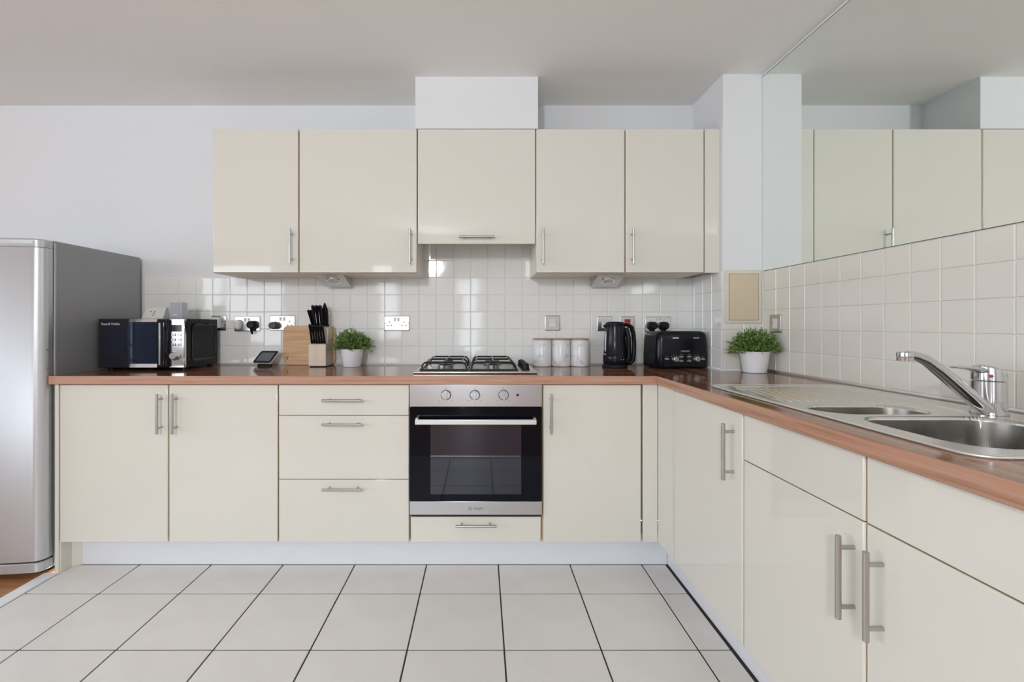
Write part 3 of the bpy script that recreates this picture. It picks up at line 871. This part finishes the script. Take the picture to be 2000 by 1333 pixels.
def plug(label, cx, cz, w_=0.052, h_=0.05, d_=0.034, m=BLACK, dist=0.0085, group=None, cord=True):
    t = thing('plug', label, 'plug', (cx, SW - dist, cz), 0, group)
    MB().loft([[(p[0], 0, p[1]) for p in rrect(w_ * .9, h_ * .9, .016, 4)], [(p[0], -d_ * .3, p[1]) for p in rrect(w_, h_, .019, 4)],
               [(p[0], -d_ * .8, p[1]) for p in rrect(w_ * .86, h_ * .86, .017, 4)], [(p[0], -d_, p[1]) for p in rrect(w_ * .6, h_ * .6, .012, 4)]]).build('plug_body', m, t)
    if cord:
        MB().tube([(0, -d_ * .45, -h_ * .42), (0, -d_ * .45, -h_ * .42 - 0.022), (0, -d_ * .3, -h_ * .42 - 0.034)], [0.011, 0.007, 0.004], 10).build('cord_grip', m, t)
    return t
# left to right
t = plate('socket', 'chrome socket partly hidden behind the microwave, holding a white adapter', 'socket', -1.5080, 1.1405, 0.086, 0.086)
screws(t, (0.036,))
holes(t, 0.02)
t = thing('adapter', 'white power adapter in the socket behind the microwave', 'adapter', (-1.5130, SW - 0.0085, 1.1420))
MB().loft([[(p[0], 0, p[1]) for p in rrect(0.042, 0.062, 0.008, 4)], [(p[0], -0.030, p[1]) for p in rrect(0.042, 0.062, 0.008, 4)], [(p[0], -0.034, p[1]) for p in rrect(0.034, 0.054, 0.007, 4)]]).build('adapter_body', WHITE, t)
double('chrome double socket with one black and one white plug in it', -1.3460, 1.1365)
plug('black plug in the right half of the socket beside the microwave', -1.3100, 1.1300, 0.060, 0.046)
plug('round white plug in the left half of the socket beside the microwave', -1.3930, 1.1310, 0.042, 0.056, 0.026, WHITE, cord=False)
double('chrome double socket above the bamboo chopping board', -1.1430, 1.1410)
plug('dark grey plug in the socket above the chopping board', -1.1850, 1.1260, 0.058, 0.042, 0.036, mat('dark_grey_plastic', (0.06, 0.062, 0.07), 0.4), cord=False)
double('empty chrome double socket left of the hob', -0.4860, 1.1385)
t = plate('wall_switch', 'brushed steel switch on the back wall above the three canisters', 'switch', 0.4090, 1.1405, 0.086, 0.086, STEEL, 'single switches')
rocker(t, 0, 0, 0.034, 0.046); screws(t, (-0.036, 0.036))
t = plate('wall_switch', 'chrome switch with a white rocker just left of the kettle', 'switch', 0.7080, 1.1370, 0.082, 0.084, PLATEM, 'single switches')
rocker(t, 0.003, 0.0, 0.038, 0.052); screws(t, (-0.034, 0.034))
t = plate('wall_switch', 'chrome switch with a red rocker behind the kettle', 'switch', 0.8400, 1.1370, 0.082, 0.084, STEEL, 'single switches')
rocker(t, 0.0, 0.010, 0.034, 0.030, RED); screws(t, (-0.034, 0.034))
double('chrome double socket above the black toaster', 1.0150, 1.1330)
plug('left of the two black plugs above the toaster', 0.9800, 1.1250, 0.056, 0.046, group='plugs above the toaster')
plug('right of the two black plugs above the toaster', 1.0460, 1.1250, 0.056, 0.046, group='plugs above the toaster')
t = plate('wall_switch', 'steel switch with a white rocker on the tiles of the right wall', 'switch', 0, 1.137, 0.086, 0.086, STEEL, 'single switches', 'right', 2.222)
rocker(t, 0, 0, 0.030, 0.046); screws(t, (-0.036, 0.036))

# ------------------------------------------------------------------ microwave and the two things on it
DM = 2.33
MX0, MX1 = -1.930, -1.497
t = thing('microwave', 'black microwave with mirrored door, chrome control panel and round knob', 'microwave', (0, DM, ZW1))
MB().box(MX0, MX1, 0.020, 0.298, 0.013, 0.2610, 0.003, 2).build('housing', BLACK, t)
X = lambda p: (p - 940) / 387.5
d = MB().box(MX0, X(330) - .001, 0.0, 0.019, 0.013, 0.2605, 0.003, 2).build('door', NAVYD, t)
MB().box(X(213), X(245), -0.0008, 0, 0.075, 0.208).build('window', mat('black_window', (0.012, 0.014, 0.03), 0.05), d, smooth=False)
MB().box(X(246), X(247.2), -0.0006, 0, 0.014, 0.259).build('joint', BLACK, d, smooth=False)
mp = MB().box(X(255), X(307), -0.0016, 0, 0.034, 0.244).build('mirror_panel', NAVYREFL, d, smooth=False)
for z0, z1 in ((0.0145, 0.034), (0.244, 0.2595)):
    r = []
    MB().prism([(0.0, z0), (-0.0065, z0 + 0.001), (-0.0015, z1 - 0.0005), (0.0, z1)], 'x', X(254), X(308)).build('chrome_strip', CHROME, d, smooth=False)
for z in (0.124, 0.042):
    MB().cyl((X(250.5), -0.001, z), (X(250.5), 0.0, z), 0.0045, n=12).build('door_stud', BLACK, d)
hd = MB().box(X(314), X(329), -0.030, 0.0, 0.016, 0.2575, 0.006, 3).build('handle', BLACKG, d)
MB().box(X(318), X(321.5), -0.0312, -0.0295, 0.030, 0.240, 0.0006).build('chrome_strip', CHROME, hd)
lettering('Russell Hobbs', 0.0165, (X(198), -0.0006, 0.2345), (PI / 2, 0, 0), PRINT, d, 'LEFT')
cp = MB().box(X(330), MX1, 0.0, 0.019, 0.013, 0.2605, 0.003, 2).build('control_panel', CHROME, t)
MB().box(X(334), X(355), -0.0008, 0, 0.196, 0.230).build('display', BLACKG, cp, smooth=False)
for r_ in range(3):
    for c_ in range(2):
        bx_ = X(339 + 11 * c_); bz_ = 0.180 - 0.024 * r_
        MB().box(bx_ - 0.010, bx_ + 0.010, -0.004, 0, bz_ - 0.0075, bz_ + 0.0075, 0.002, 2).build('button', CHROME, cp)
        MB().box(bx_ - 0.004, bx_ + 0.004, -0.0046, -0.004, bz_ - 0.002, bz_ + 0.002).build('button_mark', DPRINT, cp, smooth=False)
kn = MB().lathe([(0.0235, 0), (0.0235, 0.004), (0.019, 0.005), (0.0185, 0.020), (0.016, 0.023)], n=28).xform(Matrix.Translation((X(342.5), -0.0001, 0.074)) @ Matrix.Rotation(PI / 2, 4, 'X')).build('knob', CHROME, cp)
# embossed side panel and vents
def rr_yz(w_, h_, r, x): return [(x, 0.165 + p[0], 0.140 + p[1]) for p in rrect(w_, h_, r, 4)]
MB().loft([rr_yz(0.215, 0.195, 0.02, MX1 - .001), rr_yz(0.215, 0.195, 0.02, MX1 + 0.003), rr_yz(0.203, 0.183, 0.018, MX1 + 0.003), rr_yz(0.195, 0.175, 0.018, MX1 - 0.0005)], False).build('side_panel', BLACKG, t)
for sx in (MX0 + 0.03, MX1 - 0.03):
    for sy in (0.05, 0.27):
        MB().cyl((sx, sy, 0.0005), (sx, sy, 0.0135), 0.012, n=12).build('foot', BLACK, t)
ZM = ZW1 + 0.2612
t = thing('thermostat', 'off-white wedge-shaped plastic box with dark dots on the microwave', 'thermostat', (0, 2.44, ZM))
sM = 2.44 / 903
xa, xb = (276.5 - 940) * sM, (318 - 940) * sM
mb = MB()
hh = 0.062
mb.loft([[(xa, 0, 0.001), (xb, 0, 0.001), (xb, 0.055, 0.001), (xa, 0.055, 0.001)], [(xa, 0.002, 0.006), (xb, 0.002, 0.006), (xb, 0.055, 0.006), (xa, 0.055, 0.006)],
         [(xa + 0.010, 0.030, hh), (xb - 0.001, 0.030, hh), (xb - 0.001, 0.045, hh), (xa + 0.010, 0.045, hh)]])
mb.build('casing', OFFW, t)
for u, v in ((0.50, 0.42), (0.52, 0.58), (0.49, 0.24), (0.33, 0.60)):
    x = xa + (xb - xa) * u; z = 0.006 + (hh - .006) * v; y = 0.002 + 0.028 * v
    MB().lathe([(0.003, 0), (0.003, 0.0012)], n=10).xform(Matrix.Translation((x, y, z)) @ Matrix.Rotation(PI / 2 - 0.46, 4, 'X')).build('button', DPRINT, t)
t = thing('speaker', 'small pale grey speaker standing on the microwave', 'speaker', ((341.5 - 940) * sM, 2.44, ZM))
MB().box(-0.031, 0.031, 0.004, 0.060, 0.001, 0.0905, 0.004, 3).build('casing', PALEG, t)
fc = MB().box(-0.0275, 0.0275, 0.0, 0.006, 0.006, 0.0875, 0.003, 2).build('grille', GREYS, t)
MB().box(-0.013, 0.011, -0.0008, 0.0, 0.019, 0.025).build('badge', PRINT, fc, smooth=False)

# ------------------------------------------------------------------ smart display
t = thing('smart_display', 'small tilted smart display with black bezel near the chopping board', 'display', (-1.208, 2.545, ZW1), -0.10)
MB().loft([rrect(0.078, 0.040, 0.01, 4, 0, 0.03, 0.0005), rrect(0.070, 0.036, 0.01, 4, 0, 0.03, 0.010), rrect(0.064, 0.03, 0.01, 4, 0.004, 0.035, 0.03)]).build('base', BLACK, t)
Mx = Matrix.Translation((0, 0.010, 0.018)) @ Matrix.Rotation(math.radians(52), 4, 'X')
def rxz(w_, h_, r, z): return [(p[0], p[1] + h_ / 2, z) for p in rrect(w_, h_, r, 4)]
def shear(mb): return mb.xform(Mx @ Matrix(((1, 0.30, 0, -0.011), (0, 1, 0, 0), (0, 0, 1, 0), (0, 0, 0, 1))))
shear(MB().loft([rxz(0.098, 0.080, 0.010, -0.018), rxz(0.108, 0.084, 0.012, 0.0)])).build('casing', WHITE, t)
shear(MB().loft([rxz(0.104, 0.080, 0.010, 0.0), rxz(0.103, 0.079, 0.010, 0.0015)]).xform(Matrix.Translation((0, .002, 0)))).build('bezel', BLACKG, t)
shear(MB().loft([rxz(0.080, 0.056, 0.002, 0.0015), rxz(0.080, 0.056, 0.002, 0.002)]).xform(Matrix.Translation((0, .014, 0)))).build('screen', SCREEN, t)

# ------------------------------------------------------------------ chopping board (leans on the wall)
t = thing('chopping_board', 'bamboo chopping board with a hole, leaning behind the knife block', 'chopping board', (-0.985, 2.6435, ZW1), 0)
bm = bmesh.new()
W2, H2 = 0.150, 0.224
outer = [(p[0], p[1] + H2 / 2) for p in rrect(2 * W2, H2, 0.034, 8)]
hole = [(-W2 + 0.031 + 0.0105 * math.cos(2 * PI * k / 20), 0.036 + 0.0105 * math.sin(2 * PI * k / 20)) for k in range(20)]
es = []
for loop in (outer, hole):
    vs = [bm.verts.new((u, 0, v)) for u, v in loop]
    es += [bm.edges.new((vs[i], vs[(i + 1) % len(vs)])) for i in range(len(vs))]
bmesh.ops.triangle_fill(bm, use_beauty=True, use_dissolve=False, edges=es)
r = bmesh.ops.extrude_face_region(bm, geom=bm.faces[:])
bmesh.ops.translate(bm, verts=[v for v in r['geom'] if isinstance(v, bmesh.types.BMVert)], vec=(0, 0.016, 0))
mb = MB(); mb.bm.free(); mb.bm = bm
mb.xform(Matrix.Translation((0, 0, 0.002)) @ Matrix.Rotation(math.radians(-1.0), 4, 'X')).build('board', BAMBOO, t)

# ------------------------------------------------------------------ knife block and knives
DK = 2.520
t = thing('knife_block', 'pale beech knife block full of black-handled knives', 'knife block', (-0.8945, DK, ZW1))
kw = 0.0465
MB().prism([(0.0, 0.006), (0.0, 0.124), (0.030, 0.130), (0.040, 0.212), (0.112, 0.226), (0.118, 0.20), (0.118, 0.006)], 'x', -kw, kw).build('block', LIGHTWOOD, t, smooth=False)
MB().box(-kw + .004, kw - .004, 0.006, 0.118, 0.0005, 0.006).build('foot', BLACK, t, smooth=False)
def knife(label, xb, yb, Db, xt, yt, Dt, wd, dp, group, ordn):
    p0, p1 = px(xb, yb, Db), px(xt, yt, Dt)
    o = thing('knife', label, 'knife', p0, 0, group)
    v = p1 - p0
    a = Vector((1, 0, 0)); b = Vector((0, 1, 0))
    rings = []
    for u, k in ((0, .80), (.06, .95), (.3, .80), (.6, .86), (.88, 1.05), (.97, 1.0), (1.0, .7)):
        c = v * u
        rings.append([c + a * q[0] * k + b * q[1] * k for q in rrect(wd, dp, min(wd, dp) * .4, 2)])
    hnd = MB().loft(rings).build('handle', BLACKG, o)
    e = v.normalized()
    MB().tube([v - e * 0.004, v + e * 0.0012, v + e * 0.0022], [wd * .36, wd * .36, wd * .2], 10).build('end_cap', STEELV, hnd)
    return o
names = ['leftmost', 'second from left', 'third from left', 'third from right', 'second from right', 'rightmost']
for k in range(6):
    xb = 609.5 + 4.95 * k
    knife('black-handled steak knife, %s in the front row of the block' % names[k], xb, 671.3, 2.531, xb - 4.6, 637.0 - (3 if k == 0 else 0), 2.503, 0.0122, 0.018, 'steak knives in the knife block', k)
up = [(612, 650, 602.5, 606, 0.013, 'slim black knife at the upper left of the knife block'), (616, 650, 608.5, 606, 0.013, 'second slim black knife at the upper left of the knife block'),
      (616.5, 648, 611.0, 597, 0.017, 'large black-handled knife, left of three at the top of the block'),
      (622.5, 648, 618.0, 597, 0.017, 'large black-handled knife, middle of three at the top of the block'),
      (629, 648, 625.0, 597, 0.017, 'large black-handled knife, right of three at the top of the block')]
for i, (xb, yb, xt, yt, wd, lb) in enumerate(up):
    Db = 2.563 if i < 2 else 2.585
    knife(lb, xb, 641.3, Db, xt + (xt - xb) * 0.0, yt, Db - 0.05, wd, 0.022, 'large knives in the knife block', i)
p0 = px(635.5, 639.0, 2.610)
o = thing('kitchen_scissors', 'black-handled kitchen scissors upright at the right of the knife block', 'scissors', p0)
q = [px(633, 638.5, 2.605) - p0, px(631, 625, 2.595) - p0, px(631.5, 605, 2.585) - p0, px(634, 594.5, 2.58) - p0, px(637, 605, 2.58) - p0, px(638.5, 622, 2.59) - p0, px(639, 633, 2.60) - p0, px(641, 638.5, 2.61) - p0]
MB().tube(q, [0.006, 0.008, 0.008, 0.009, 0.010, 0.009, 0.008, 0.008], 10).build('finger_loop', BLACK, o)
MB().tube([px(634.5, 637, 2.60) - p0, px(634.8, 600, 2.585) - p0], [0.009, 0.006], 8).build('grip', BLACK, o)

# ------------------------------------------------------------------ potted plants
def plant(label, cx, cy, seed, R=(0.107, 0.107), H=0.130, ps=1.0):
    t = thing('potted_plant', label, 'plant', (cx, cy, ZW1), 0, 'small green plants in white pots')
    s = ps
    MB().lathe([(0.046 * s, 0.0008), (0.048 * s, 0.003), (0.0605 * s, 0.088 * s), (0.0625 * s, 0.089 * s), (0.0625 * s, 0.097 * s), (0.0590 * s, 0.097 * s), (0.0575 * s, 0.084 * s)], n=40, cap=False).lathe([(0.001, .0008), (0.046 * s, 0.0008)], n=40, cap=False).build('pot', POT, t)
    MB().lathe([(0.0575 * s, 0.086 * s), (0.03, 0.090 * s), (0.001, 0.091 * s)], n=24, cap=False).build('soil', SOIL, t)
    rnd = random.Random(seed)
    vs, fs = [], []
    def leaf(p, d, L, wd):
        d = d.normalized()
        a = d.cross(Vector((rnd.gauss(0, 1), rnd.gauss(0, 1), rnd.gauss(0, 1)))).normalized()
        n = d.cross(a)
        i = len(vs)
        vs.extend([p, p + d * L * .5 + a * wd - n * L * .05, p + d * L + n * L * .12, p + d * L * .5 - a * wd - n * L * .05, p + d * L * .5 + n * wd * .5])
        fs.extend([(i, i + 1, i + 4), (i + 1, i + 2, i + 4), (i + 2, i + 3, i + 4), (i + 3, i, i + 4)])
    z0 = 0.088 * s
    for k in range(215):
        th = rnd.uniform(0, 2 * PI); ph = math.acos(rnd.uniform(-0.02, 1))
        dirv = Vector((math.sin(ph) * math.cos(th), math.sin(ph) * math.sin(th), math.cos(ph)))
        L = rnd.uniform(0.82, 1.05) * (1 if rnd.random() < .93 else 1.15)
        end = Vector((dirv.x * R[0] * L, dirv.y * R[1] * L, z0 + 0.002 + dirv.z * (H - .02) * L + 0.02 * (1 - dirv.z)*rnd.uniform(-0.45, 0.9)))
        st = Vector((dirv.x * 0.03, dirv.y * 0.03, z0))
        ctrl = st.lerp(end, .5) + Vector((0, 0, 0.025))
        i = len(vs)
        # stem (three-sided)
        prev = None
        for q in range(5):
            u = q / 4
            p = st * (1 - u) ** 2 + ctrl * 2 * u * (1 - u) + end * u * u
            b_ = len(vs)
            for m_ in range(3):
                vs.append(p + Vector((math.cos(m_ * 2.09), math.sin(m_ * 2.09), 0)) * 0.0007)
            if prev is not None:
                for m_ in range(3): fs.append((prev + m_, prev + (m_ + 1) % 3, b_ + (m_ + 1) % 3, b_ + m_))
            prev = b_
        for q in range(17):
            u = 0.32 + 0.68 * q / 16
            p = st * (1 - u) ** 2 + ctrl * 2 * u * (1 - u) + end * u * u
            tg = (ctrl - st) * (1 - u) + (end - ctrl) * u
            d = tg.normalized() + Vector((rnd.gauss(0, .75), rnd.gauss(0, .75), rnd.gauss(0.25, .6)))
            leaf(p, d, rnd.uniform(0.011, 0.019), rnd.uniform(0.0019, 0.0030))
    me = bpy.data.meshes.new('foliage'); me.from_pydata(vs, [], fs); me.materials.append(LEAF)
    o = bpy.data.objects.new('foliage', me); COL.objects.link(o); o.parent = t; o['kind'] = 'stuff'
    return t
plant('small bushy green plant in a white pot beside the knife block', (688 - 940) * 2.56 / 903, 2.555, 11)
plant('small bushy green plant in a white pot in the right corner by the sink drainer', (1474 - 940) * 2.235 / 903, 2.235, 23, (0.116, 0.100), 0.132, 1.06)

# ------------------------------------------------------------------ canisters
can = None
for k, (cxp, lb) in enumerate(((1058.5, 'left of three marbled white canisters with thin wooden lids'), (1095.3, 'middle of three marbled white canisters with thin wooden lids'), (1132, 'right of three marbled white canisters with thin wooden lids'))):
    x = (cxp - 940) * 2.575 / 903
    if can is None:
        can = thing('canister', lb, 'canister', (x, 2.575, ZW1), 0, 'marbled canisters')
        MB().lathe([(0.048, 0.0005), (0.0515, 0.003), (0.0520, 0.010), (0.0520, 0.143), (0.0505, 0.1455)], n=36).build('jar', CERAM, can)
        MB().lathe([(0.0505, 0.146), (0.0522, 0.147), (0.0522, 0.1535), (0.050, 0.155)], n=36).build('lid', LIDWOOD, can)
    else:
        c = copy_tree(can); c.location.x = x; c['label'] = lb
        c.rotation_euler = (0, 0, 0.9 * k)

# ------------------------------------------------------------------ kettle
t = thing('kettle', 'black electric kettle with grey water gauge and side handle', 'kettle', ((1201 - 940) * 2.50 / 903, 2.50, ZW1))
MB().lathe([(0.066, 0.0005), (0.068, 0.004), (0.066, 0.014), (0.060, 0.020)], n=40).build('base', BLACK, t)
bd = MB().lathe([(0.058, 0.021), (0.0625, 0.030), (0.0625, 0.060), (0.0615, 0.064), (0.0600, 0.066), (0.0565, 0.150), (0.0525, 0.215), (0.0505, 0.226)], n=48).build('body', KETTLE, t)
MB().lathe([(0.0505, 0.2262), (0.0515, 0.230), (0.0505, 0.238), (0.043, 0.2455), (0.02, 0.2475)], n=40).build('lid', BLACK, t)
# pouring lip on the left
MB().loft([[(-0.046, -0.014, 0.206), (-0.046, 0.014, 0.206), (-0.046, 0.014, 0.229), (-0.046, -0.014, 0.229)], [(-0.062, -0.004, 0.220), (-0.062, 0.004, 0.220), (-0.062, 0.004, 0.231), (-0.062, -0.004, 0.231)]]).build('spout', KETTLE, t)
# handle on the right
hp = [(0.040, -0.004, 0.232), (0.066, -0.006, 0.231), (0.086, -0.008, 0.218), (0.096, -0.010, 0.185), (0.100, -0.010, 0.130), (0.099, -0.010, 0.080), (0.094, -0.010, 0.040), (0.078, -0.008, 0.024), (0.052, -0.004, 0.026)]
MB().tube(hp, [0.010, 0.011, 0.0125, 0.012, 0.011, 0.011, 0.012, 0.012, 0.010], 12, flat=1.4, up=(0, 1, 0)).build('handle', KETTLE, t)
MB().tube([(0.056, -0.012, 0.215), (0.068, -0.018, 0.16), (0.070, -0.018, 0.06), (0.060, -0.014, 0.03)], [0.012, 0.013, 0.014, 0.014], 12).build('handle_mount', BLACK, t)
# water gauge on the left front
gp = []
for k in range(9):
    z = 0.085 + 0.11 * k / 8
    rr_ = 0.0592 - (z - 0.066) * 0.040
    a = math.radians(196)
    gp.append((rr_ * math.cos(a), rr_ * math.sin(a), z))
MB().tube(gp, [0.003] + [0.0065] * 7 + [0.003], 10, flat=0.8).build('water_gauge', mat('grey_clear_plastic', (0.55, 0.56, 0.62), 0.25), bd)
for a_, z_, w_ in ((200, 0.073, 0.018), (292, 0.046, 0.020)):
    a = math.radians(a_)
    MB().box(-w_ / 2, w_ / 2, -0.0006, 0, -0.002, 0.002).xform(Matrix.Translation((0.0615 * math.cos(a), 0.0615 * math.sin(a), z_)) @ Matrix.Rotation(a + PI / 2, 4, 'Z')).build('print', PRINT, bd, smooth=False)

# ------------------------------------------------------------------ toaster
TA = math.radians(7)
t = thing('toaster', 'black four-slice toaster with two silver dials in the corner', 'toaster', ((1336 - 940) * 2.43 / 903, 2.425, ZW1), TA)
tw, td, thh = 0.292, 0.190, 0.196
def tr(z, w_, d_, r): return rrect(w_, d_, r, 6, 0, td / 2 + 0.0, z)
body = MB().loft([tr(0.006, tw * .97, td * .97, .03), tr(0.012, tw, td, .034), tr(0.075, tw, td, .034), tr(0.150, tw * .975, td * .985, .034), tr(0.172, tw * .955, td * .97, .036),
                  tr(0.184, tw * .93, td * .94, .036), tr(0.1925, tw * .88, td * .88, .036), tr(0.1955, tw * .82, td * .80, .036)]).build('body', KETTLE, t, 50)
for sy in (0.06, 0.13):
    for sx in (-0.066, 0.066):
        MB().box(sx - 0.054, sx + 0.054, sy - 0.014, sy + 0.014, 0.1950, 0.1962).build('slot', DARKGAP, t, smooth=False)
for sx in (-0.11, 0.11):
    for sy in (0.04, 0.15):
        MB().cyl((sx, sy, 0.0005), (sx, sy, 0.0065), 0.01, n=10).build('foot', BLACK, t)
def onface(mb, x, z, lean=0.0): return mb.xform(Matrix.Translation((x, 0.0005 - 0.0002, z)) @ Matrix.Rotation(PI / 2, 4, 'X'))
for kx, bxs in ((-0.052, (-0.097, -0.0185)), (0.068, (0.024, 0.102))):
    kd = onface(MB().lathe([(0.0165, 0), (0.0165, 0.004), (0.0150, 0.006), (0.0140, 0.014), (0.011, 0.0155)], n=28), kx, 0.050).build('dial', STEELV, t)
    for j in range(5):
        a = math.radians(180 - 36 * j)
        onface(MB().box(-0.0011, 0.0011, -0.0011, 0.0011, 0, 0.0006), kx + 0.0225 * math.cos(a), 0.050 + 0.0225 * math.sin(a)).build('dial_mark', PRINT, t, smooth=False)
for bx_, bz_ in ((-0.099, 0.052), (-0.0185, 0.063), (-0.0185, 0.040), (0.0265, 0.063), (0.0265, 0.040), (0.103, 0.050)):
    onface(MB().box(-0.011, 0.011, -0.0042, 0.0042, -0.0005, 0.003, 0.0012, 2), bx_, bz_).build('button', STEELV, t)
    onface(MB().box(-0.007, 0.007, -0.0009, 0.0009, 0, 0.0005), bx_, bz_ + 0.0105).build('button_mark', mat('grey_print', (0.25, 0.25, 0.26), .5), t, smooth=False)
lettering('Cookworks', 0.0098, (0.004, -0.0006, 0.0925), (PI / 2, 0, 0), PRINT, t)
for mx, mm in ((-0.048, PRINT), (0.067, mat('worn_print', (0.42, 0.42, 0.36), .5))):
    mb = MB()
    for j in range(6):
        mb.box(mx - 0.0170 + 0.0058 * j, mx - 0.0124 + 0.0058 * j, 0.0003, 0.0020, 0.1585, 0.1645)
    mb.build('print', mm, t, smooth=False)
